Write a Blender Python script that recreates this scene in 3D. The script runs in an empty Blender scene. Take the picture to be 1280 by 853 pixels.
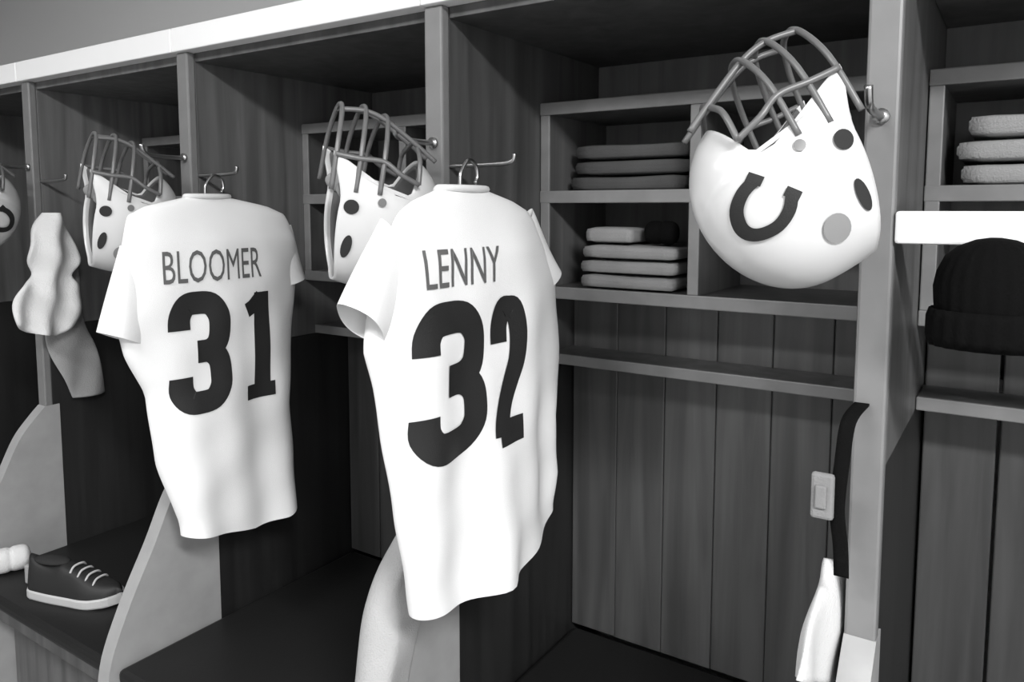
import bpy, bmesh, math, random
import numpy as np
from mathutils import Vector, Matrix
random.seed(4)

# ------------------------------------------------------------------ camera, world, light, exposure
EYE = 1.5
FPX, PCX, PCY, HORIZON = 960.0, 640.0, 346.0, 260.0      # in the 1280 x 853 frame
PITCH = math.atan((PCY - HORIZON) / FPX)
YAW = math.radians(33.5)
CAMPOS = Vector((2.376, -1.078, EYE))
scene = bpy.context.scene
C = scene.collection
cam_d = bpy.data.cameras.new('camera'); cam = bpy.data.objects.new('camera', cam_d); C.objects.link(cam)
cam_d.sensor_width = 36; cam_d.lens = FPX / 1280 * 36
cam_d.shift_y = -(426.5 - PCY) / 1280
cam_d.clip_start = 0.02
cam.location = CAMPOS
cam.rotation_euler = (math.pi / 2 - PITCH, 0, YAW)
scene.camera = cam
scene.view_settings.view_transform = 'Standard'
scene.view_settings.look = 'None'
scene.view_settings.gamma = 1.0
scene.view_settings.use_curve_mapping = False
scene.view_settings.exposure = 0.0
world = bpy.data.worlds.new('world'); scene.world = world
world.use_nodes = True
world.node_tree.nodes['Background'].inputs[0].default_value = (1, 1, 1, 1)
world.node_tree.nodes['Background'].inputs[1].default_value = 0.05

CEIL = 2.75
LAMPS = [  # x, y, length along x, width, watts
    (3.75, -1.70, 1.2, 0.30, 172),
    (1.35, -1.95, 1.2, 0.30, 54),
    (-0.45, -1.60, 1.2, 0.30, 18),
]
for lx, ly, la, lb, lw in LAMPS:
    ld = bpy.data.lights.new('ceiling_lamp_light', 'AREA'); ld.shape = 'RECTANGLE'
    ld.size = la; ld.size_y = lb; ld.energy = lw
    lo = bpy.data.objects.new('ceiling_lamp_light', ld); C.objects.link(lo)
    lo.location = (lx, ly, CEIL - 0.09)

# pixel helpers: a pixel gives a ray, the plane of the thing gives the distance
_A = Vector((-math.sin(YAW), math.cos(YAW), 0)); _R = Vector((math.cos(YAW), math.sin(YAW), 0)); _Z = Vector((0, 0, 1))
_F = _A * math.cos(PITCH) - _Z * math.sin(PITCH); _U = _Z * math.cos(PITCH) + _A * math.sin(PITCH)
def ray(u, v): return _F + _R * ((u - PCX) / FPX) + _U * ((PCY - v) / FPX)
def onx(u, v, X): d = ray(u, v); return CAMPOS + d * ((X - CAMPOS.x) / d.x)
def ony(u, v, Y): d = ray(u, v); return CAMPOS + d * ((Y - CAMPOS.y) / d.y)
def onz(u, v, Z): d = ray(u, v); return CAMPOS + d * ((Z - CAMPOS.z) / d.z)

# ------------------------------------------------------------------ materials
def new_mat(name):
    m = bpy.data.materials.new(name); m.use_nodes = True
    nt = m.node_tree; b = nt.nodes['Principled BSDF']
    return m, nt, b
def plain(name, g, rough=.5, metal=0, bump=0, bscale=200, var=0, vscale=6):
    m, nt, b = new_mat(name)
    b.inputs['Base Color'].default_value = (g, g, g, 1)
    b.inputs['Specular IOR Level'].default_value = .08 if rough >= .8 else (.25 if g < .03 else .5)
    b.inputs['Roughness'].default_value = rough; b.inputs['Metallic'].default_value = metal
    tc = nt.nodes.new('ShaderNodeTexCoord')
    if var:
        n = nt.nodes.new('ShaderNodeTexNoise'); n.inputs['Scale'].default_value = vscale; n.inputs['Detail'].default_value = 4
        nt.links.new(tc.outputs['Object'], n.inputs['Vector'])
        r = nt.nodes.new('ShaderNodeMapRange')
        r.inputs['From Min'].default_value = .3; r.inputs['From Max'].default_value = .7
        r.inputs['To Min'].default_value = g * (1 - var); r.inputs['To Max'].default_value = g * (1 + var)
        nt.links.new(n.outputs[0], r.inputs[0])
        cc = nt.nodes.new('ShaderNodeCombineColor')
        for k in range(3): nt.links.new(r.outputs[0], cc.inputs[k])
        nt.links.new(cc.outputs[0], b.inputs['Base Color'])
    if bump:
        n2 = nt.nodes.new('ShaderNodeTexNoise'); n2.inputs['Scale'].default_value = bscale; n2.inputs['Detail'].default_value = 3
        nt.links.new(tc.outputs['Object'], n2.inputs['Vector'])
        bp = nt.nodes.new('ShaderNodeBump'); bp.inputs['Strength'].default_value = bump; bp.inputs['Distance'].default_value = .002
        nt.links.new(n2.outputs[0], bp.inputs['Height']); nt.links.new(bp.outputs[0], b.inputs['Normal'])
    return m
def wood(name, g, rough=.45, spread=.35):
    m, nt, b = new_mat(name)
    tc = nt.nodes.new('ShaderNodeTexCoord'); oi = nt.nodes.new('ShaderNodeObjectInfo')
    add = nt.nodes.new('ShaderNodeVectorMath'); add.operation = 'ADD'
    mul = nt.nodes.new('ShaderNodeVectorMath'); mul.operation = 'SCALE'; mul.inputs[0].default_value = (7, 3, 11)
    nt.links.new(oi.outputs['Random'], mul.inputs['Scale'])
    nt.links.new(tc.outputs['Object'], add.inputs[0]); nt.links.new(mul.outputs[0], add.inputs[1])
    mp = nt.nodes.new('ShaderNodeMapping'); mp.inputs['Scale'].default_value = (26, 26, 1.6)
    nt.links.new(add.outputs[0], mp.inputs[0])
    n = nt.nodes.new('ShaderNodeTexNoise'); n.inputs['Scale'].default_value = 1.0; n.inputs['Detail'].default_value = 7
    n.inputs['Distortion'].default_value = .6
    nt.links.new(mp.outputs[0], n.inputs['Vector'])
    r = nt.nodes.new('ShaderNodeMapRange'); r.inputs['From Min'].default_value = .3; r.inputs['From Max'].default_value = .7
    r.inputs['To Min'].default_value = g * (1 - spread); r.inputs['To Max'].default_value = g * (1 + spread)
    nt.links.new(n.outputs[0], r.inputs[0])
    r2 = nt.nodes.new('ShaderNodeMapRange'); r2.inputs['To Min'].default_value = .7; r2.inputs['To Max'].default_value = 1.3
    nt.links.new(oi.outputs['Random'], r2.inputs[0])
    mm = nt.nodes.new('ShaderNodeMath'); mm.operation = 'MULTIPLY'
    nt.links.new(r.outputs[0], mm.inputs[0]); nt.links.new(r2.outputs[0], mm.inputs[1])
    cc = nt.nodes.new('ShaderNodeCombineColor')
    for k in range(3): nt.links.new(mm.outputs[0], cc.inputs[k])
    nt.links.new(cc.outputs[0], b.inputs['Base Color'])
    b.inputs['Roughness'].default_value = rough
    bp = nt.nodes.new('ShaderNodeBump'); bp.inputs['Strength'].default_value = .15; bp.inputs['Distance'].default_value = .002
    nt.links.new(n.outputs[0], bp.inputs['Height']); nt.links.new(bp.outputs[0], b.inputs['Normal'])
    return m

M = {
    'wood': wood('dark stained wood', .09),
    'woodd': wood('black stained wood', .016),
    'woodp': wood('dark stained plank', .072),
    'wing': plain('pale laminate wing', .31, .4, var=.08, vscale=14),
    'trim': plain('grey laminate edge', .17, .4, var=.08, vscale=14),
    'whitetrim': plain('white painted edge', .85, .4),
    'cubbyedge': plain('grey cubby edge', .17, .45, var=.1, vscale=20),
    'floor': plain('grey carpet', .28, .95, bump=.6, bscale=400, var=.25, vscale=90),
    'wall': plain('light painted wall', .6, .8, bump=.05),
    'ceiling': plain('pale ceiling', .5, .9),
    'cloth': plain('white jersey mesh', .75, .8, bump=.25, bscale=700),
    'ink': plain('dark printed twill', .018, .6, bump=.2, bscale=500),
    'nameink': plain('dark grey lettering', .10, .7),
    'collar': plain('jersey collar rib', .60, .8, bump=.3, bscale=400),
    'plastic': plain('white hanger plastic', .78, .35),
    'helmet': plain('white helmet shell', .55, .22),
    'mask': plain('grey coated steel', .11, .35),
    'liner': plain('grey helmet lining', .09, .8),
    'pad': plain('dark helmet padding', .03, .8),
    'padg': plain('grey helmet padding', .22, .8),
    'metal': plain('brushed metal', .45, .3, 1),
    'towelw': plain('white terry towel', .62, .95, bump=.8, bscale=350),
    'towelg': plain('grey terry towel', .30, .95, bump=.8, bscale=350, var=.15),
    'towell': plain('light grey terry towel', .38, .95, bump=.8, bscale=350, var=.1),
    'clothg': plain('grey folded jersey', .20, .9, bump=.4, bscale=400, var=.15),
    'clothd': plain('charcoal folded cloth', .07, .9, bump=.4, bscale=400, var=.2),
    'black': plain('black knit', .003, 1, bump=.5, bscale=250),
    'strap': plain('black webbing', .004, .95, bump=.5, bscale=500),
    'cushion': plain('black seat vinyl', .012, .5, bump=.1, bscale=120),
    'shoeup': plain('dark shoe leather', .02, .5),
    'sole': plain('pale shoe sole', .45, .6),
    'shoew': plain('white shoe leather', .75, .45),
    'lampm': plain('lamp housing', .6, .5),
}
dm, dnt, db = new_mat('lamp diffuser'); db.inputs['Emission Color'].default_value = (1, 1, 1, 1); db.inputs['Emission Strength'].default_value = 3
M['diffuser'] = dm

# ------------------------------------------------------------------ helpers
def obj(name, me, m, parent=None, smooth=False, loc=None):
    if isinstance(me, bmesh.types.BMesh):
        d = bpy.data.meshes.new(name); bmesh.ops.recalc_face_normals(me, faces=me.faces[:]); me.to_mesh(d); me.free(); me = d
    if not me.materials: me.materials.append(M[m])
    if smooth:
        for p in me.polygons: p.use_smooth = True
    o = bpy.data.objects.new(name, me); C.objects.link(o)
    if parent: o.parent = parent
    if loc is not None: o.location = loc
    return o
def thing(name, label, cat, loc=(0, 0, 0), group=None):
    o = bpy.data.objects.new(name, None); C.objects.link(o); o.empty_display_size = .05
    o.location = loc; o['label'] = label; o['category'] = cat
    if group: o['group'] = group
    return o
def tag(o, label, cat, group=None):
    o['label'] = label; o['category'] = cat
    if group: o['group'] = group
    return o
def box(bm, a, b, bev=0):
    x0, y0, z0 = a; x1, y1, z1 = b
    r = bmesh.ops.create_cube(bm, size=1)
    vs = r['verts']
    for v in vs:
        v.co = Vector(((x0 + x1) / 2 + v.co.x * (x1 - x0), (y0 + y1) / 2 + v.co.y * (y1 - y0), (z0 + z1) / 2 + v.co.z * (z1 - z0)))
    if bev:
        es = list({e for v in vs for e in v.link_edges})
        bmesh.ops.bevel(bm, geom=es, offset=bev, segments=2, affect='EDGES', profile=.5)
def boxobj(name, a, b, m, parent=None, bev=.003, off=Vector((0, 0, 0))):
    bm = bmesh.new(); o = Vector(off); box(bm, Vector(a) - o, Vector(b) - o, bev); return obj(name, bm, m, parent)
def catmull(pts, n=8):
    P = [Vector(p) for p in pts]; out = []
    for i in range(len(P) - 1):
        p0 = P[max(i - 1, 0)]; p1 = P[i]; p2 = P[i + 1]; p3 = P[min(i + 2, len(P) - 1)]
        for k in range(n):
            t = k / n
            out.append(.5 * ((2 * p1) + (p2 - p0) * t + (2 * p0 - 5 * p1 + 4 * p2 - p3) * t * t + (3 * p1 - p0 - 3 * p2 + p3) * t ** 3))
    out.append(P[-1]); return out
def tube(bm, pts, r, seg=8, cap=True):
    P = [Vector(p) for p in pts]; rings = []; nrm = None
    for i, p in enumerate(P):
        t = (P[min(i + 1, len(P) - 1)] - P[max(i - 1, 0)]).normalized()
        if nrm is None:
            nrm = t.orthogonal().normalized()
        else:
            nrm = (nrm - t * nrm.dot(t)).normalized()
        bn = t.cross(nrm)
        rr = r[i] if isinstance(r, (list, tuple)) else r
        rings.append([bm.verts.new(p + (nrm * math.cos(2 * math.pi * k / seg) + bn * math.sin(2 * math.pi * k / seg)) * rr) for k in range(seg)])
    for a, b in zip(rings, rings[1:]):
        for k in range(seg): bm.faces.new((a[k], a[(k + 1) % seg], b[(k + 1) % seg], b[k]))
    if cap: bm.faces.new(rings[0][::-1]); bm.faces.new(rings[-1])
def ringloft(bm, rings, closed=True, cap=(False, False)):
    R = [[bm.verts.new(p) for p in r] for r in rings]; n = len(R[0])
    for a, b in zip(R, R[1:]):
        for k in range(n if closed else n - 1): bm.faces.new((a[k], a[(k + 1) % n], b[(k + 1) % n], b[k]))
    if cap[0]: bm.faces.new(R[0][::-1])
    if cap[1]: bm.faces.new(R[-1])
    return R
def lerp_tab(tab, z):
    tab = sorted(tab); zs = [t[0] for t in tab]
    return [float(np.interp(z, zs, [t[k] for t in tab])) for k in range(1, len(tab[0]))]
def solidify(o, th, off=0, sub=0):
    m = o.modifiers.new('thickness', 'SOLIDIFY'); m.thickness = th; m.offset = off
    if sub: s = o.modifiers.new('smooth', 'SUBSURF'); s.levels = sub; s.render_levels = sub

# ------------------------------------------------------------------ room
def structure(name, a, b, m):
    o = boxobj(name, a, b, m, bev=0); o['kind'] = 'structure'; return o
structure('floor', (-4, -3.2, -.05), (5, .8, 0), 'floor')
structure('ceiling', (-4, -3.2, CEIL), (5, .8, CEIL + .05), 'ceiling')
structure('wall_back', (-4, .66, 0), (5, .8, CEIL), 'wall')
structure('wall_front', (-4, -3.3, 0), (5, -3.2, CEIL), 'wall')
structure('wall_left', (-4.1, -3.3, 0), (-4, .8, CEIL), 'wall')
structure('wall_right', (5, -3.3, 0), (5.1, .8, CEIL), 'wall')
for i, (lx, ly, la, lb, lw) in enumerate(LAMPS):
    t = thing('ceiling_light', ('long ceiling light above the locker with the black knit cap', 'long ceiling light above the jersey numbered 32', 'long ceiling light above the end locker of the row')[i], 'light', (lx, ly, CEIL - .07), 'ceiling lights over the aisle')
    boxobj('housing', (-la / 2 - .02, -lb / 2 - .02, 0), (la / 2 + .02, lb / 2 + .02, .07), 'lampm', t)
    boxobj('diffuser', (-la / 2, -lb / 2, -.012), (la / 2, lb / 2, 0), 'diffuser', t)

# ------------------------------------------------------------------ lockers
PITCHX, X0 = .74, .015
def DX(t): return X0 + PITCHX * t - (.013 if t == 3 else 0)
TOP = EYE + .354
SEAT = EYE - 1.0
TR = .020          # half thickness of a divider front edge
CUB = (EYE + .207, EYE + .023, EYE - .18)
CF, CB = .33, .60
RAIL = EYE - .330
wing_prof = catmull([(0, -.575, 0), (-.03, -.605, 0), (-.075, -.66, 0), (-.125, -.76, 0), (-.185, -.87, 0), (-.235, -.985, 0), (-.25, -1.08, 0)], 5)
LLAB = {
    -1: 'dark open locker at the end of the row, beyond the bunched white cloth',
    0: 'dark open locker with a shoe on its seat, beside the jersey numbered 31',
    1: 'dark open locker between the jersey numbered 31 and the jersey numbered 32',
    2: 'dark wooden locker with plank back and cubbies behind the helmet with horseshoe mark',
    3: 'dark wooden locker with white front rail and a black knit cap',
}
def divider(parent, x, ox, side_peg=True):
    e = boxobj('side_panel', (x - TR + .001 - ox, .022, RAIL - .012), (x + TR - .001 - ox, .62, TOP), 'wood', parent, .001)
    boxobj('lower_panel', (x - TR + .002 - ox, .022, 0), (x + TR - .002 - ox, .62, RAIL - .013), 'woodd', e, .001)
    boxobj('edge_trim', (x - TR - ox, 0, EYE - .58), (x + TR - ox, .022, TOP), 'trim', e, .004)
    # curved wing that carries the seat end
    bm = bmesh.new()
    poly = [(p.x, EYE + p.y) for p in wing_prof] + [(-.25, 0), (.040, 0), (.040, EYE - .575)]
    a = [bm.verts.new((x - TR + .0002 - ox, y - .0005, z)) for y, z in poly]; b = [bm.verts.new((x + TR + .0006 - ox, y - .0005, z)) for y, z in poly]
    n = len(poly)
    for k in range(n): bm.faces.new((a[k], a[(k + 1) % n], b[(k + 1) % n], b[k]))
    bm.faces.new(a); bm.faces.new(b[::-1])
    obj('wing', bm, 'wing', e)
    # front peg for a helmet and a side peg for a hanger
    bm = bmesh.new()
    tube(bm, catmull([(x - ox, .002, EYE + .115), (x - ox, -.06, EYE + .115), (x - ox, -.095, EYE + .12), (x - ox, -.105, EYE + .14)], 4), .005)
    bmesh.ops.create_cone(bm, cap_ends=True, segments=16, radius1=.010, radius2=.010, depth=.006, matrix=Matrix.Translation((x - ox, -.003, EYE + .115)) @ Matrix.Rotation(math.pi / 2, 4, 'X'))
    obj('peg', bm, 'metal', e, True)
    if side_peg:
        bm = bmesh.new()
        tube(bm, catmull([(x + .012 - ox, .022, EYE + .075), (x + .09 - ox, .022, EYE + .075), (x + .150 - ox, .022, EYE + .078), (x + .158 - ox, .022, EYE + .092)], 4), .004)
        obj('peg', bm, 'metal', e, True)
plank_mesh = {}
def locker(t):
    x0, x1 = DX(t), DX(t + 1); ox = x0
    L = thing('locker', LLAB[t], 'locker', (ox, 0, 0))
    divider(L, x0, ox, t in (0, 1, 2))
    if t == 3: divider(L, x1, ox, False)
    a, b = x0 + TR - ox, x1 - TR - ox - .0005
    tp = boxobj('top_panel', (a, .022, TOP - .02), (b, .62, TOP), 'wood', L, .001)
    boxobj('top_trim', (x0 - TR - ox + .0005, -.012, TOP), (x1 - TR - ox - .001, .62, TOP + .054), 'whitetrim', tp, .003)
    boxobj('back_panel', (a, CB, EYE - .32), (b, .62, TOP - .02), 'wood', L, 0)
    # cubbies
    fr = .012
    for nm, z in (('cubby_top', CUB[0]), ('cubby_shelf', CUB[1]), ('cubby_floor', CUB[2])):
        s = boxobj(nm, (a, CF + .006, z - fr), (b, CB, z + fr), 'wood', L, 0)
        boxobj('edge_strip', (a, CF, z - fr - .001), (b, CF + .006, z + fr + .001), 'cubbyedge', s, .002)
    mid = 1.857 - DX(2) if t == 2 else .372
    for xx in (a + .012, mid, b - .012):
        s = boxobj('cubby_upright', (xx - .010, CF + .007, CUB[2] + fr), (xx + .010, CB - .001, CUB[0] - fr), 'wood', L, 0)
        boxobj('edge_strip', (xx - .011, CF + .001, CUB[2] + fr + .001), (xx + .011, CF + .0065, CUB[0] - fr - .001), 'cubbyedge', s, .002)
    # ledge under the cubbies
    s = boxobj('ledge', (a, .37, RAIL - .010), (b, .48, RAIL + .010), 'wood', L, .001)
    boxobj('edge_strip', (a, .362, RAIL - .011), (b, .37, RAIL + .012), 'cubbyedge', s, .002)
    boxobj('filler_panel', (a, .50, EYE - .32), (b, CB, EYE - .30), 'wood', L, 0)
    # upright planks of the back
    n = 6; w = (b - a) / n
    if 'p' not in plank_mesh:
        bm = bmesh.new(); box(bm, (-w / 2 + .0015, 0, 0), (w / 2 - .0015, .018, EYE - .20 - SEAT), .0025)
        d = bpy.data.meshes.new('plank'); bm.to_mesh(d); bm.free(); d.materials.append(M['woodp']); plank_mesh['p'] = d
    for k in range(n):
        o = bpy.data.objects.new('plank', plank_mesh['p']); C.objects.link(o); o.parent = L
        o.location = (a + w * (k + .5), .481 + random.uniform(0, .003), SEAT)
    # seat
    boxobj('seat_board', (a + .009, -.22, SEAT - .07), (b - .009, .50, SEAT - .035), 'wood', L, .003)
    boxobj('seat_cushion', (a + .010, -.23, SEAT - .035), (b - .010, .478, SEAT), 'cushion', L, .012)
    boxobj('kick_board', (a + .009, -.12, 0), (b - .009, -.10, SEAT - .07), 'wood', L, 0)
    if t == 3:
        boxobj('front_rail', (x0 + TR - ox + .001, -.005, EYE - .045), (x1 - TR - ox, .03, EYE - .004), 'whitetrim', L, .004)
    return L
for t in range(-1, 4): locker(t)

# ------------------------------------------------------------------ jerseys
class Jersey:
    """loft seen edge to edge in the y-z plane; the printed side faces +x"""
    def __init__(s, rows, hem, xc, seed, fold=.010, foldf=26, tilt=0):
        s.rows = rows; s.hem = hem; s.xc = xc; s.seed = seed; s.fold = fold; s.ff = foldf; s.tilt = tilt
        s.zt = max(r[0] for r in rows); s.zb = min(r[0] for r in rows)
    def fx(s, y, z):
        v = (s.zt - z) / (s.zt - s.zb); v = max(0, min(1, v))
        a = s.fold * (v ** 1.3)
        return (a * math.sin(s.ff * y + 2.2 * v + s.seed) + a * .6 * math.sin(s.ff * 1.9 * y - 3 * v + 2 * s.seed)
                + .0022 * math.sin(14 * z + 19 * y + s.seed) * min(1, v * 5) + .0012 * math.sin(40 * z - 30 * y) * min(1, v * 4)) + s.tilt * y * v
    def surf(s, y, z):
        yl, yr, th = lerp_tab(s.rows, z); yc, hw = (yl + yr) / 2, (yr - yl) / 2
        c = max(-1, min(1, (y - yc) / hw))
        return s.xc + th * (1 - abs(c) ** 2.6) ** (1 / 2.2) + s.fx(y, z)
    def point(s, th_a, z):
        yl, yr, th = lerp_tab(s.rows, z); yc, hw = (yl + yr) / 2, (yr - yl) / 2
        c = math.cos(th_a); cc = math.copysign(abs(c) ** .85, c); y = yc + hw * cc
        side = 1 if math.sin(th_a) >= 0 else -1
        x = s.xc + side * th * (max(0, 1 - abs(cc) ** 2.6)) ** (1 / 2.2) + s.fx(y, z)
        v = (s.zt - z) / (s.zt - s.zb)
        return Vector((x, y, z + s.hem(y) * v ** 5))
    def body(s, n=96, m=90):
        bm = bmesh.new(); rings = []
        zs = [s.zt + (s.zb - s.zt) * (k / m) ** 1.25 for k in range(m + 1)]
        for z in zs: rings.append([s.point(2 * math.pi * k / n, z) for k in range(n)])
        ringloft(bm, rings); return bm
def stroke(pts, w):
    """mitred thick polyline, returned as pairs of left/right points"""
    P = [Vector((p[0], p[1])) for p in pts]; out = []
    for i, p in enumerate(P):
        d0 = (P[i] - P[i - 1]).normalized() if i else (P[1] - P[0]).normalized()
        d1 = (P[i + 1] - P[i]).normalized() if i < len(P) - 1 else d0
        n0 = Vector((-d0.y, d0.x)); n1 = Vector((-d1.y, d1.x)); mm = (n0 + n1).normalized()
        k = (w / 2) / max(.5, mm.dot(n0)); out.append((p + mm * k, p - mm * k))
    return out
def _sm(p, n=5): return [(q.x, q.y) for q in catmull([(a, b, 0) for a, b in p], n)]
DIGIT = {   # centre lines in a unit box
    '3': [_sm([(0, .74), (.02, .87), (.18, .98), (.45, 1), (.78, .98), (.97, .87), (1, .74), (.94, .60), (.74, .52), (.42, .51)]),
          _sm([(.42, .51), (.74, .50), (.95, .41), (1, .26), (.97, .13), (.78, .02), (.45, 0), (.18, .02), (.02, .13), (0, .27)])],
    '1': [[(.58, 1.0), (.58, 0)], [(.04, .84), (.24, .87), (.55, .96)], [(.02, .06), (1.0, .06)]],
    '2': [_sm([(0, .74), (.03, .88), (.22, .99), (.52, 1), (.82, .98), (.98, .86), (1, .72), (.90, .57), (.60, .42), (.25, .26), (.05, .12), (0, 0)]), [(-.16, .02), (1.2, .02)]],
}
def digit_mesh(J, ch, y0, y1, z0, z1, sw=.052):
    """z0/z1 given as functions of y so the digit can lean"""
    bm = bmesh.new()
    W = y1 - y0; H = z1 - z0
    for path in DIGIT[ch]:
        h = sw / 2 if ch != '1' else sw * .2; pts = [(y0 + h + p[0] * (W - 2 * h), z0 + h * .9 + p[1] * (H - 1.8 * h)) for p in path]
        w = sw if not (ch == '1' and path[0][1] < .9) else sw * .8
        pr = stroke(pts, w)
        rows = []
        for (a, b), (c, d) in zip(pr, pr[1:]):
            n = max(1, int((Vector(a) - Vector(c)).length / .01) + 1)
            for k in range(n + (1 if (c, d) == pr[-1] else 0)):
                t = k / n; l = a.lerp(c, t); r = b.lerp(d, t)
                rows.append([l.lerp(r, q / 6) for q in range(7)])
        V = [[bm.verts.new((J.surf(p.x, p.y) + .0022, p.x, p.y)) for p in row] for row in rows]
        for a, b in zip(V, V[1:]):
            for q in range(6): bm.faces.new((a[q], a[q + 1], b[q + 1], b[q]))
    return bm
def name_mesh(J, text, y0, y1, z0, z1, slope=0):
    cu = bpy.data.curves.new('lettering', 'FONT'); cu.body = text; cu.offset = 0; cu.resolution_u = 3
    o = bpy.data.objects.new('lettering_source', cu); C.objects.link(o)
    bpy.context.view_layer.update()
    me = bpy.data.meshes.new_from_object(o.evaluated_get(bpy.context.evaluated_depsgraph_get()))
    C.objects.unlink(o); bpy.data.objects.remove(o); bpy.data.curves.remove(cu)
    xs = [v.co.x for v in me.vertices]; ys = [v.co.y for v in me.vertices]
    bm = bmesh.new(); bm.from_mesh(me)
    bmesh.ops.triangulate(bm, faces=bm.faces[:])
    bmesh.ops.subdivide_edges(bm, edges=bm.edges[:], cuts=2, use_grid_fill=True)
    ax, bx, ay, by = min(xs), max(xs), min(ys), max(ys)
    for v in bm.verts:
        y = y0 + (v.co.x - ax) / (bx - ax) * (y1 - y0); z = z0 + (v.co.y - ay) / (by - ay) * (z1 - z0) + slope * (y - y0)
        v.co = Vector((J.surf(y, z) + .0022, y, z))
    me.materials.clear()
    return bm
def sleeve_mesh(J, p0, p1, w0, w1, t0, t1, n=40, m=16, ph=0):
    """p0/p1 = (y,z) centres at the armhole and the cuff"""
    bm = bmesh.new(); rings = []
    a = Vector(p0); b = Vector(p1); d = (b - a).normalized(); nn = Vector((-d.y, d.x))
    for i in range(m + 1):
        t = i / m; c = a.lerp(b, t); w = w0 + (w1 - w0) * t; th = t0 + (t1 - t0) * t ** .7
        ring = []
        for k in range(n):
            g = 2 * math.pi * k / n; cc = math.copysign(abs(math.cos(g)) ** .9, math.cos(g))
            p = c + nn * (w * cc)
            ring.append(Vector((J.xc + th * math.sin(g) + .004 * t * math.sin(3 * g + ph + 2 * t), p.x, p.y)))
        rings.append(ring)
    ringloft(bm, rings); return bm
def px_rows(X, pairs):
    """rows (z, yl, yr, thickness) from left/right silhouette pixels on the plane x = X"""
    Ls = sorted((onx(*p, X).z, onx(*p, X).y) for p in pairs[0]); Rs = sorted((onx(*p, X).z, onx(*p, X).y) for p in pairs[1])
    return Ls, Rs
def make_jersey(X, left, right, neck, hem, seed, number, boxes, name, nbox, slL, slR, label, hlabel, fold):
    Ls, Rs = px_rows(X - .045, (left, right))
    zt = neck[2]; zb = min(Ls[0][0], Rs[0][0])
    zs = [zt - (zt - zb) * k / 40 for k in range(41)]
    rows = []
    for z in zs:
        yl = float(np.interp(z, [p[0] for p in Ls], [p[1] for p in Ls])); yr = float(np.interp(z, [p[0] for p in Rs], [p[1] for p in Rs]))
        d = (zt - z)
        k = min(1, d / .045)                                   # shoulders run up to the neck opening
        s = math.sin(k * math.pi / 2) ** .75
        yl = neck[0] + (yl - neck[0]) * s; yr = neck[1] + (yr - neck[1]) * s
        th = .018 + .026 * min(1, d / .10) + .008 * min(1, d / .5)
        rows.append((z, yl, yr, th))
    J = Jersey(rows, hem, X - .045, seed, fold)
    T = thing('jersey', label, 'jersey', (J.xc, 0, zb))
    inv = Matrix.Translation((-J.xc, 0, -zb))
    def part(nm, bm, m, par=None, smooth=True):
        bm.transform(inv); o = obj(nm, bm, m, par or T, smooth); return o
    b = part('body', J.body(), 'cloth'); 
    for sl, ph in ((slL, 0), (slR, 2)):
        if sl: part('sleeve', sleeve_mesh(J, *sl, ph=ph), 'cloth')
    # neck band
    bm = bmesh.new(); ring = []
    for k in range(40):
        g = 2 * math.pi * k / 40
        ring.append(Vector((J.xc + (.020) * math.sin(g), (neck[0] + neck[1]) / 2 + (neck[1] - neck[0]) / 2 * math.cos(g), zt + .002 - .012 * (math.sin(g) < 0) * abs(math.sin(g)))))
    tube(bm, ring + [ring[0]], .006, 8, False); part('collar', bm, 'collar')
    for ch, bx in zip(number, boxes): part('number_digit', digit_mesh(J, ch, *bx, .048 if ch == '3' else .042), 'ink')
    part('name_lettering', name_mesh(J, name, *nbox), 'nameink', None, False)
    # hanger
    yc = (neck[0] + neck[1]) / 2 - .005
    H = thing('coat_hanger', hlabel, 'hanger', (J.xc, yc, zt - .03))
    bm = bmesh.new()
    tube(bm, catmull([(0, 0, 0), (0, 0, .045), (0, .004, .06), (0, .022, .078), (0, .042, .070), (0, .046, .052), (0, .040, .042)], 5), .0032)
    obj('hook', bm, 'metal', H, True)
    bm = bmesh.new()
    tube(bm, catmull([(0, -.14, -.045), (0, -.08, -.015), (0, 0, 0), (0, .08, -.015), (0, .14, -.045)], 5), [.005] * 21)
    obj('shoulder_bar', bm, 'plastic', H, True)
    bm = bmesh.new(); tube(bm, [(0, -.14, -.045), (0, 0, -.05), (0, .14, -.045)], .004); obj('trouser_bar', bm, 'plastic', H, True)
    return J

XJ = DX(2) + .19; XJc = XJ - .045
def P(u, v, X): q = onx(u, v, X); return (q.y, q.z)
def digit_box(X, tl, tr, bl, br):
    ys = (P(*tl, X)[0] + P(*bl, X)[0]) / 2, (P(*tr, X)[0] + P(*br, X)[0]) / 2
    zt = (P(*tl, X)[1] + P(*tr, X)[1]) / 2; zb = (P(*bl, X)[1] + P(*br, X)[1]) / 2
    return ys[0], ys[1], zb, zt
left32 = [(500, 255), (488, 300), (462, 400), (460, 440), (470, 480), (482, 560), (498, 660), (520, 775)]
right32 = [(655, 252), (672, 300), (690, 350), (690, 440), (684, 520), (685, 600), (681, 650)]
zt = P(580, 238, XJc)[1]
make_jersey(XJ, left32, right32, (P(548, 238, XJc)[0], P(605, 238, XJc)[0], zt),
            lambda y: .085 * max(0, (y - .0) / .21) ** 1.25, 1.0, '32',
            [digit_box(XJ, (512, 388), (604, 372), (528, 586), (606, 562)), digit_box(XJ, (610, 378), (648, 366), (616, 560), (656, 545))],
            'LENNY', (P(537, 330, XJ)[0], P(624, 322, XJ)[0], P(560, 360, XJ)[1], P(560, 312, XJ)[1], 0),
            (P(506, 312, XJc), P(451, 406, XJc), .066, .046, .012, .032), (P(648, 290, XJc), P(679, 350, XJc), .06, .042, .012, .03),
            'bright white football jersey numbered 32 on a hanger', 'coat hanger inside the brightest jersey, between plank-backed locker and grey draped towel', .015)
XK = DX(1) + .19; XKc = XK - .045
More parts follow.
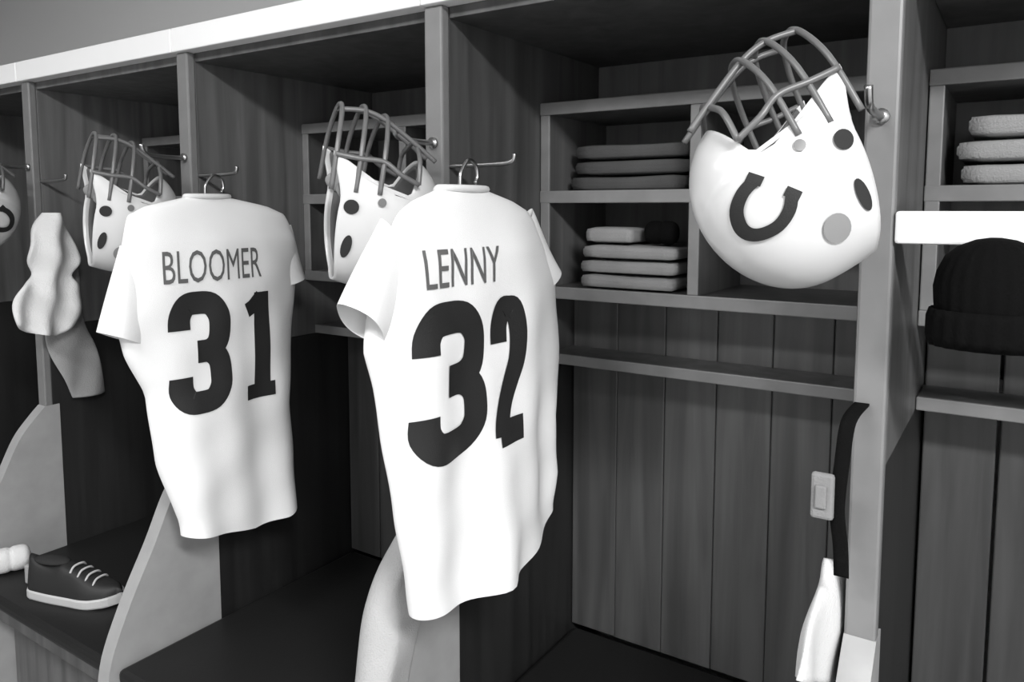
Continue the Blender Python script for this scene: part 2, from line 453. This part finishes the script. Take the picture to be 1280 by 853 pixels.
left31 = [(158, 275), (150, 330), (142, 400), (158, 450), (185, 495), (200, 590), (224, 670)]
right31 = [(352, 258), (366, 300), (368, 340), (362, 400), (356, 500), (360, 560), (361, 632)]
zt = P(262, 247, XKc)[1]
make_jersey(XK, left31, right31, (P(232, 247, XKc)[0], P(285, 247, XKc)[0], zt),
            lambda y: .06 * max(0, (y - .1) / .12) ** 1.5 + .03 * max(0, -(y - .02) / .15), 2.3, '31',
            [digit_box(XK, (206, 370), (284, 362), (220, 521), (286, 508)), digit_box(XK, (300, 364), (342, 358), (306, 505), (350, 494))],
            'BLOOMER', (P(206, 330, XK)[0], P(326, 325, XK)[0], P(260, 352, XK)[1], P(260, 312, XK)[1], 0),
            (P(188, 322, XKc), P(152, 424, XKc), .068, .050, .012, .032), (P(344, 290, XKc), P(363, 352, XKc), .05, .04, .012, .03),
            'white football jersey numbered 31 on a hanger', 'coat hanger inside the jersey that hangs over the dark shoe', .013)

# ------------------------------------------------------------------ helmets
HA, HB, HC = .122, .100, .108
def smooth01(x): x = max(0, min(1, x)); return x * x * (3 - 2 * x)
def jaw(s, az):
    d = abs((math.degrees(az) + 180) % 360 - 180)
    return .062 * max(0, s - 1) ** 1.2 * (1 - smooth01((d - 80) / 70))
def shell_pt(az, s, k=1.0, out=0):
    """az 0 = front, s 0 = crown, 1 = widest, up to about 2 = bottom of the jaw flaps"""
    if s < 1:
        a = s * math.pi / 2; r = math.sin(a); z = HC * math.cos(a)
    else:
        q = s - 1; r = 1 - .13 * q ** 2; z = -HC * q
    # fuller back, slightly flatter front
    ax = HA * (1.0 if math.cos(az) > 0 else 1.04)
    return Vector(((ax * k + out) * r * math.cos(az) + jaw(s, az), (HB * k + out) * r * math.sin(az), z * k + (out if s < .5 else 0)))
def smax(az):
    d = abs((math.degrees(az) + 180) % 360 - 180)
    brow = .74; flap = 2.02; ear = 1.78; back = 1.55
    if d < 62: return brow + .10 * (d / 62) ** 2
    if d < 72: return brow + .10 + (flap - brow - .10) * smooth01((d - 62) / 10)
    if d < 100: return flap - (flap - ear) * smooth01((d - 72) / 28)
    return ear + (back - ear) * smooth01((d - 100) / 60)
def shell_mesh(k=1.0, out=0, trim=1.0, n=120, m=30):
    bm = bmesh.new(); rings = []
    for i in range(1, m + 1):
        ring = []
        for j in range(n):
            # denser columns near the step of the face opening
            az = 2 * math.pi * j / n
            ring.append(shell_pt(az, smax(az) * trim * i / m, k, out))
        rings.append(ring)
    R = ringloft(bm, rings)
    top = bm.verts.new(shell_pt(0, 0, k, out))
    for j in range(n): bm.faces.new((top, R[0][j], R[0][(j + 1) % n]))
    return bm
def strip_on_shell(pts, w, out=.0018):
    """flat mark on the side: pts = (x forward, z up) centre line on the right or left side"""
    pr = stroke(pts, w); return pr
def side_pt(x, z, sgn, out):
    zz = z
    if zz >= 0: s = math.acos(min(1, zz / HC)) / (math.pi / 2); r = math.sin(s * math.pi / 2)
    else: s = 1 - zz / HC; r = 1 - .13 * (s - 1) ** 2
    ax = HA * (1.0 if x > 0 else 1.04)
    c = max(-1, min(1, x / (ax * r)))
    c = max(-1, min(1, (x - jaw(s, math.acos(c))) / (ax * r)))
    return Vector((x, sgn * ((HB * r) * math.sqrt(1 - c * c) + out), zz))
def flat_on_side(bm, pts, w, sgn, out):
    pr = stroke(pts, w); V = []
    for (a, b), (c, d) in zip(pr, pr[1:]):
        for k in range(4):
            t = k / 4; l = a.lerp(c, t); r = b.lerp(d, t); V.append([l.lerp(r, q / 4) for q in range(5)])
    V.append([pr[-1][0].lerp(pr[-1][1], q / 4) for q in range(5)])
    V = [[bm.verts.new(side_pt(p.x, p.y, sgn, out)) for p in row] for row in V]
    for a, b in zip(V, V[1:]):
        for q in range(4): bm.faces.new((a[q], a[q + 1], b[q + 1], b[q]))
def disc_on_side(bm, x, z, r, sgn, out, n=20, ry=None):
    ry = ry or r
    ring = [bm.verts.new(side_pt(x + r * math.cos(2 * math.pi * k / n), z + ry * math.sin(2 * math.pi * k / n), sgn, out)) for k in range(n)]
    c = bm.verts.new(side_pt(x, z, sgn, out))
    for k in range(n): bm.faces.new((c, ring[k], ring[(k + 1) % n]))
HM = {}
def build_helmet_meshes(ang):
    """ang = turn of the horseshoe mark in its own plane"""
    parts = []
    def mk(nm, bm, m, smooth=True):
        bmesh.ops.recalc_face_normals(bm, faces=bm.faces[:])
        d = bpy.data.meshes.new(nm); bm.to_mesh(d); bm.free(); d.materials.append(M[m])
        if smooth:
            for p in d.polygons: p.use_smooth = True
        return d
    parts.append(('shell', mk('shell', shell_mesh(), 'helmet'), .004))
    parts.append(('liner', mk('liner', shell_mesh(.93, 0, .97, 96, 20), 'liner'), .006))
    for sg in (-1, 1):      # jaw pads seen inside
        bm = bmesh.new(); r = bmesh.ops.create_icosphere(bm, subdivisions=3, radius=1)
        for v in r['verts']: v.co = Vector((.040 + v.co.x * .020, sg * (.078 + v.co.y * .009), -.060 + v.co.z * .034))
        parts.append(('jaw_pad', mk('jaw_pad', bm, 'padg'), 0))
    for sg in (-1, 1):
        bm = bmesh.new(); disc_on_side(bm, .016, -.066, .012, sg, .0032); parts.append(('ear_hole', mk('ear_hole', bm, 'pad'), 0))
        bm = bmesh.new(); disc_on_side(bm, .034, -.020, .007, sg, .0034); parts.append(('snap', mk('snap', bm, 'mask'), 0))
        bm = bmesh.new(); disc_on_side(bm, -.070, -.014, .017, sg, .0034); parts.append(('rear_badge', mk('rear_badge', bm, 'padg'), 0))
        bm = bmesh.new(); disc_on_side(bm, -.050, -.058, .020, sg, .0034, 20, .008); parts.append(('vent_slot', mk('vent_slot', bm, 'pad'), 0))
        # horseshoe
        bm = bmesh.new(); ca, sa = math.cos(ang), math.sin(ang); cx, cz = -.010, .050
        U = [(-.026, .034), (-.033, .012), (-.030, -.012), (-.016, -.030), (0, -.036), (.016, -.030), (.030, -.012), (.033, .012), (.026, .034)]
        U = [(.82 * p[0], .82 * p[1]) for p in U]; U = [(cx + p[0] * ca - p[1] * sa, cz + p[0] * sa + p[1] * ca) for p in U]
        U = [tuple(p)[:2] for p in catmull([(a, b, 0) for a, b in U], 4)]
        flat_on_side(bm, U, .0145, sg, .0036)
        for e in (0, -1):                                   # heels of the shoe turn outwards
            i = U[e]; o = 1 if e else -1
            d = (i[0] + o * .010 * ca, i[1] + o * .010 * sa)
            flat_on_side(bm, [(i[0] - o * .008 * ca, i[1] - o * .008 * sa), d], .012, sg, .0038)
        parts.append(('horseshoe_mark', mk('horseshoe_mark', bm, 'ink'), 0))
    # face mask
    bm = bmesh.new(); rr = .0042
    def arc(z, depth, hw, x_end, n=5):
        return catmull([(x_end, -hw, z + .004), (x_end + (depth - x_end) * .55, -hw * .86, z), (depth - .012, -hw * .45, z), (depth, 0, z), (depth - .012, hw * .45, z), (x_end + (depth - x_end) * .55, hw * .86, z), (x_end, hw, z + .004)], n)
    tube(bm, arc(.030, .142, .088, .075), rr)
    tube(bm, arc(-.030, .172, .096, .045), rr)
    tube(bm, arc(-.068, .178, .094, .040), rr)
    tube(bm, arc(-.106, .172, .090, .036), rr)
    for yy in (-.034, .034):
        tube(bm, catmull([(.118, yy, .066), (.136, yy, .030), (.163, yy, -.030), (.170, yy, -.068), (.163, yy, -.106)], 5), rr)
    for sg in (-1, 1):
        tube(bm, catmull([(.075, sg * .088, .034), (.085, sg * .094, 0), (.098, sg * .090, -.030), (.094, sg * .090, -.068), (.092, sg * .086, -.106)], 5), rr)
    parts.append(('face_mask', mk('face_mask', bm, 'mask'), 0))
    return parts
HM['a'] = build_helmet_meshes(math.radians(217))
def helmet(loc, X, Z, scale, label, key='a'):
    T = thing('football_helmet', label, 'helmet', loc)
    X = Vector(X).normalized(); Z = Vector(Z); Z = (Z - X * Z.dot(X)).normalized(); Y = Z.cross(X)
    T.rotation_mode = 'QUATERNION'
    T.rotation_quaternion = Matrix((X, Y, Z)).transposed().to_quaternion(); T.scale = (scale,) * 3
    for nm, me, th in HM[key]:
        o = bpy.data.objects.new(nm, me); C.objects.link(o); o.parent = T
        if th: solidify(o, th, -1)
    return T
def view_axes(u):
    d = ray(u, HORIZON); d.z = 0; d.normalize(); return Vector((d.y, -d.x, 0)), -d    # image right, towards camera
UP = Vector((0, 0, 1))
# helmet with the horseshoe towards the room: face up, crown to the lower left
r, c = view_axes(975); th = math.radians(30)
Xf = UP * math.cos(th) - r * math.sin(th) ; Zf = -r * math.cos(th) - UP * math.sin(th) + c * .25
helmet(ony(974, 240, -.145), Xf, Zf, .93, 'white football helmet with dark horseshoe mark hung before plank-backed locker')
for t, px, lab in ((2, (477, 272), 'white football helmet with grey face mask hung behind the jersey numbered 32'),
                   (1, (184, 274), 'white football helmet hung behind the jersey numbered 31'),
                   (0, (4, 262), 'white football helmet hung beside the bunched white cloth')):
    r, c = view_axes(px[0])
    Xf = UP * .96 + r * .24 + c * .08; Zf = r * .96 - c * .17
    loc = ony(*px, -.135); loc.x = min(loc.x, DX(t) - .008)
    helmet(loc, Xf, Zf, .95, lab)

# ------------------------------------------------------------------ cloths
def fold_stack(name, label, x0, x1, y0, y1, z0, h, layers, m, seed=0, cat='towel', group=None):
    T = thing(name, label, cat, ((x0 + x1) / 2, (y0 + y1) / 2, z0), group)
    rnd = random.Random(seed); lh = h / layers
    for i in range(layers):
        bm = bmesh.new(); w = (x1 - x0) / 2 * rnd.uniform(.93, 1); d = (y1 - y0) / 2 * rnd.uniform(.95, 1)
        box(bm, (-w, -d, 0), (w, d, lh * .96), 0)
        bmesh.ops.subdivide_edges(bm, edges=bm.edges[:], cuts=7, use_grid_fill=True)
        for v in bm.verts:
            e = max(abs(v.co.x) / w, abs(v.co.y) / d); zc = v.co.z / lh - .48
            v.co.z = lh * (.48 + zc * (1 - .28 * e ** 6)) + lh * .06 * math.sin(22 * v.co.x + seed + i) * math.sin(17 * v.co.y + i) * (zc > 0)
            if abs(zc) > .3 and e > .9: v.co.x *= .975; v.co.y *= .985
        o = obj('folded_layer', bm, m, T, True); o.location = (rnd.uniform(-.006, .006), rnd.uniform(-.004, .004), i * lh)
    return T
fl = CUB[2] + .0125; sh = CUB[1] + .0125
xb = DX(2)
fold_stack('folded_towels', 'stack of grey towels in the lower cubby beside the jersey numbered 32', 1.60, 1.815, .345, .55, fl, .092, 3, 'clothg', 1)
fold_stack('folded_cloth', 'small folded grey cloth on top of the grey towel stack', 1.61, 1.715, .35, .52, fl + .094, .034, 1, 'clothg', 5, 'cloth')
fold_stack('folded_clothes', 'charcoal clothes folded in the upper cubby beside the jersey numbered 32', 1.56, 1.82, .40, .57, sh, .10, 3, 'clothd', 2, 'clothes')
fold_stack('folded_clothes', 'grey clothes folded in the cubby above the white front rail', 2.285, 2.56, .36, .57, sh, .115, 3, 'towelg', 3, 'clothes')
def rolled_sock(loc, label, m, rad=.024, rz=0):
    bm = bmesh.new(); rings = []; k_ = rad / .024
    for i in range(25):
        t = i / 24; rr = rad * max(.02, 1 - (2 * t - 1) ** 6) ** .5 * (1 - .10 * math.exp(-((t - .5) / .05) ** 2))
        rings.append([Vector((k_ * (-.035 + .07 * t), rr * math.cos(g) * (1 + .06 * math.sin(3 * g + 5 * t)), rad + rr * math.sin(g))) for g in [2 * math.pi * k / 20 for k in range(20)]])
    ringloft(bm, rings, cap=(True, True))
    o = obj('rolled_sock', bm, m, None, True, loc); o.rotation_euler = (0, 0, rz); return tag(o, label, 'sock')
rolled_sock((1.765, .40, fl + .093), 'rolled black sock on top of the grey towel stack', 'black')
rolled_sock((.095, -.14, SEAT), 'rolled white sock on the black seat beside the curved divider wing', 'towelw', .034, 1.2)

def hanging(name, label, cat, X, left, right, m, th=.02, seed=0, fold=.006, ff=60, closed_top=True):
    """limp cloth with front and back, silhouettes given on the plane x = X"""
    L = [P(*p, X) for p in left]; Rr = [P(*p, X) for p in right]
    L = [Vector((a, b)) for a, b in L]; Rr = [Vector((a, b)) for a, b in Rr]
    L = [Vector((p.x, p.y)) for p in catmull([(p.x, p.y, 0) for p in L], 6)]; Rr = [Vector((p.x, p.y)) for p in catmull([(p.x, p.y, 0) for p in Rr], 6)]
    zb = min(p.y for p in L + Rr); cy = sum(p.x for p in L + Rr) / len(L + Rr)
    bm = bmesh.new(); rings = []; n = 44
    for i, (a, b) in enumerate(zip(L, Rr)):
        v = i / (len(L) - 1); ring = []
        for k in range(n):
            g = 2 * math.pi * k / n; cc = math.copysign(abs(math.cos(g)) ** .9, math.cos(g)); p = a.lerp(b, (cc + 1) / 2)
            x = th * (math.sin(g)) * (.6 + .4 * math.sin(min(1, v * 4) * math.pi / 2)) + fold * math.sin(ff * p.x + 5 * v + seed) + fold * .6 * math.sin(ff * .6 * p.y + 30 * p.x + seed)
            ring.append(Vector((x, p.x - cy, p.y - zb)))
        rings.append(ring)
    ringloft(bm, rings, cap=(closed_top, True))
    o = obj(name, bm, m, None, True, (X, cy, zb)); return tag(o, label, cat)
X0c = DX(0) + .115
hanging('bunched_cloth', 'bunched white cloth hung on the peg beside the empty dark locker', 'cloth', X0c,
        [(54, 266), (42, 292), (36, 322), (44, 344), (22, 362), (14, 386), (17, 406), (34, 416)], [(70, 266), (88, 292), (97, 322), (88, 344), (102, 362), (103, 386), (93, 406), (70, 420)], 'towelw', .028, 1, .014, 85)
hanging('hanging_towel', 'grey towel hanging below the bunched white cloth', 'towel', X0c - .068,
        [(58, 330), (56, 395), (62, 440), (82, 480), (92, 498)], [(96, 330), (104, 395), (118, 430), (128, 465), (132, 490)], 'towelg', .012, 2, .005, 60)
# light grey towel thrown over the wing below jersey 32
def draped(name, label, x, path, flap, m, seed):
    bm = bmesh.new(); path = catmull([(y, z, 0) for y, z in path], 6); rows = []; n = 24
    for i, p in enumerate(path):
        v = i / (len(path) - 1)
        q0, q1 = path[max(i - 1, 0)], path[min(i + 1, len(path) - 1)]; d = (q1 - q0).normalized(); nin = Vector((-d.y, d.x))     # into the wing
        row = []
        for k in range(n + 1):
            u = 2 * k / n - 1; a = abs(u); hw = TR + .010
            if a < .3: xx = hw * u / .3; dd = .012 * (a / .3) ** 2
            else: xx = math.copysign(hw + .006 * math.sin(9 * v + seed + 3 * a), u); dd = .012 + flap * (a - .3) / .7
            row.append(Vector((xx, p.x + nin.x * dd + .004 * math.sin(11 * v + 4 * u), p.y + nin.y * dd)))
        rows.append(row)
    ringloft(bm, rows, closed=False)
    o = obj(name, bm, m, None, True, (x, 0, EYE)); solidify(o, .008, 0, 1); return tag(o, label, 'towel')
draped('draped_towel', 'light grey towel thrown over the curved divider wing below the jersey numbered 32', DX(2),
       [(-.035, -.535), (-.085, -.575), (-.135, -.62), (-.165, -.68), (-.185, -.76), (-.215, -.86), (-.258, -.96)], .075, 'towell', 1)
# white towel and black strap before the pale divider right of the plank-backed locker
hanging('hanging_towel', 'white towel hanging low before the divider below the black strap', 'towel', DX(3) - .045,
        [(1038, 700), (1030, 730), (1012, 785), (992, 850)], [(1046, 700), (1055, 730), (1062, 785), (1066, 850)], 'towelw', .015, 4, .004, 50)
T = thing('hanging_strap', 'black webbing strap with grey buckle hanging before the pale divider', 'strap', (DX(3) - .020, -.06, EYE - .47))
bm = bmesh.new(); pts = catmull([(.012, .055, .215), (.004, .01, .20), (0, 0, .15), (-.003, -.004, .09), (.002, 0, .04), (.004, .002, 0)], 6)
rows = [[p + Vector((dx, 0, 0)) for dx in (-.009, -.003, .003, .009)] for p in pts]
ringloft(bm, rows, closed=False); o = obj('webbing', bm, 'strap', T, True); solidify(o, .003, 0)
bm = bmesh.new(); box(bm, (-.034, -.014, .075), (-.006, -.004, .135), .004); box(bm, (-.028, -.018, .09), (-.014, -.012, .12), .002); obj('buckle', bm, 'clothg', T)

# black knit cap hung from the white front rail
K = thing('knit_cap', 'black knit cap hanging from the white front rail', 'cap', ony(1238, 430, -.03))
bm = bmesh.new(); rings = []; R0 = .062
prof = [(.046, .004), (.052, 0), (.056, .006), (.058, .030), (.060, .050), (.061, .066), (.058, .084), (.050, .102), (.037, .114), (.02, .1215), (.006, .124)]
for rr, z in prof:
    rings.append([Vector((rr * math.cos(g) * (1 + .018 * math.sin(24 * g)), rr * .8 * math.sin(g) * (1 + .018 * math.sin(24 * g)), z)) for g in [2 * math.pi * k / 96 for k in range(96)]])
ringloft(bm, rings, cap=(False, True)); o = obj('crown', bm, 'black', K, True); solidify(o, .003, -1)
bm = bmesh.new(); rings = []
for rr, z in [(.058, .0), (.064, -.004), (.067, .008), (.067, .030), (.064, .040), (.060, .038)]:
    rings.append([Vector((rr * math.cos(g) * (1 + .02 * math.sin(24 * g)), rr * .8 * math.sin(g) * (1 + .02 * math.sin(24 * g)), z)) for g in [2 * math.pi * k / 96 for k in range(96)]])
ringloft(bm, rings); obj('cuff', bm, 'black', K, True)

# ------------------------------------------------------------------ shoes on the seats
def shoe(loc, rz, label, up, sole, sc=1.0):
    T = thing('shoe', label, 'shoe', loc); T.rotation_euler = (0, 0, rz); T.scale = (sc,) * 3
    def outline(t):      # half width along the shoe, heel 0 to toe 1
        return .030 + .014 * math.sin(math.pi * min(1, t * 1.05)) + .008 * math.exp(-((t - .72) / .16) ** 2) - .034 * max(0, (t - .86) / .14) ** 2 - .016 * max(0, (.08 - t) / .08) ** 2
    bm = bmesh.new(); rings = []
    for zz in (0, .004, .020, .024):
        k = .94 if zz in (0, .024) else 1
        rings.append([Vector((-.14 + .28 * t, sg * outline(t) * k * 1.06, zz + .008 * max(0, t - .75) / .25)) for sg, ts in ((1, range(0, 25)), (-1, range(24, -1, -1))) for t in [q / 24 for q in ts]])
    ringloft(bm, rings, cap=(True, True)); obj('sole', bm, sole, T)
    bm = bmesh.new(); rings = []
    for q in range(25):
        t = q / 24; w = outline(t)
        h = .085 - .02 * math.sin(math.pi * min(1, t / .5)) if t < .45 else .0695 - .035 * smooth01((t - .45) / .45) - .018 * max(0, (t - .88) / .12) ** 2
        ring = []
        for k in range(17):
            a = math.pi * k / 16; ca = math.cos(a); ring.append(Vector((-.138 + .274 * t, w * math.copysign(abs(ca) ** .6, ca) * (1 - .25 * math.sin(a)), .020 + h * math.sin(a) ** .7)))
        rings.append(ring)
    ringloft(bm, rings, closed=False, cap=(True, True)); obj('upper', bm, up, T, True)
    bm = bmesh.new(); r = bmesh.ops.create_uvsphere(bm, u_segments=20, v_segments=10, radius=1)
    for v in r['verts']: v.co = Vector((-.072 + v.co.x * .052, v.co.y * .024, .094 + v.co.z * .010))
    obj('collar_opening', bm, 'pad', T, True)
    bm = bmesh.new()
    for i in range(4):
        xx = .005 + i * .022; zz = .091 - i * .0085
        tube(bm, catmull([(xx, -.026, zz - .012), (xx, -.012, zz), (xx + .004, .012, zz), (xx, .026, zz - .012)], 4), .0028)
    obj('laces', bm, 'sole', T, True)
    bm = bmesh.new(); box(bm, (-.146, -.018, .03), (-.128, .018, .08), .004); obj('heel_tab', bm, 'towelg', T)
    return T
shoe((.40, -.115, SEAT), .35, 'dark shoe with pale sole on the black seat near the jersey numbered 31', 'shoeup', 'sole')
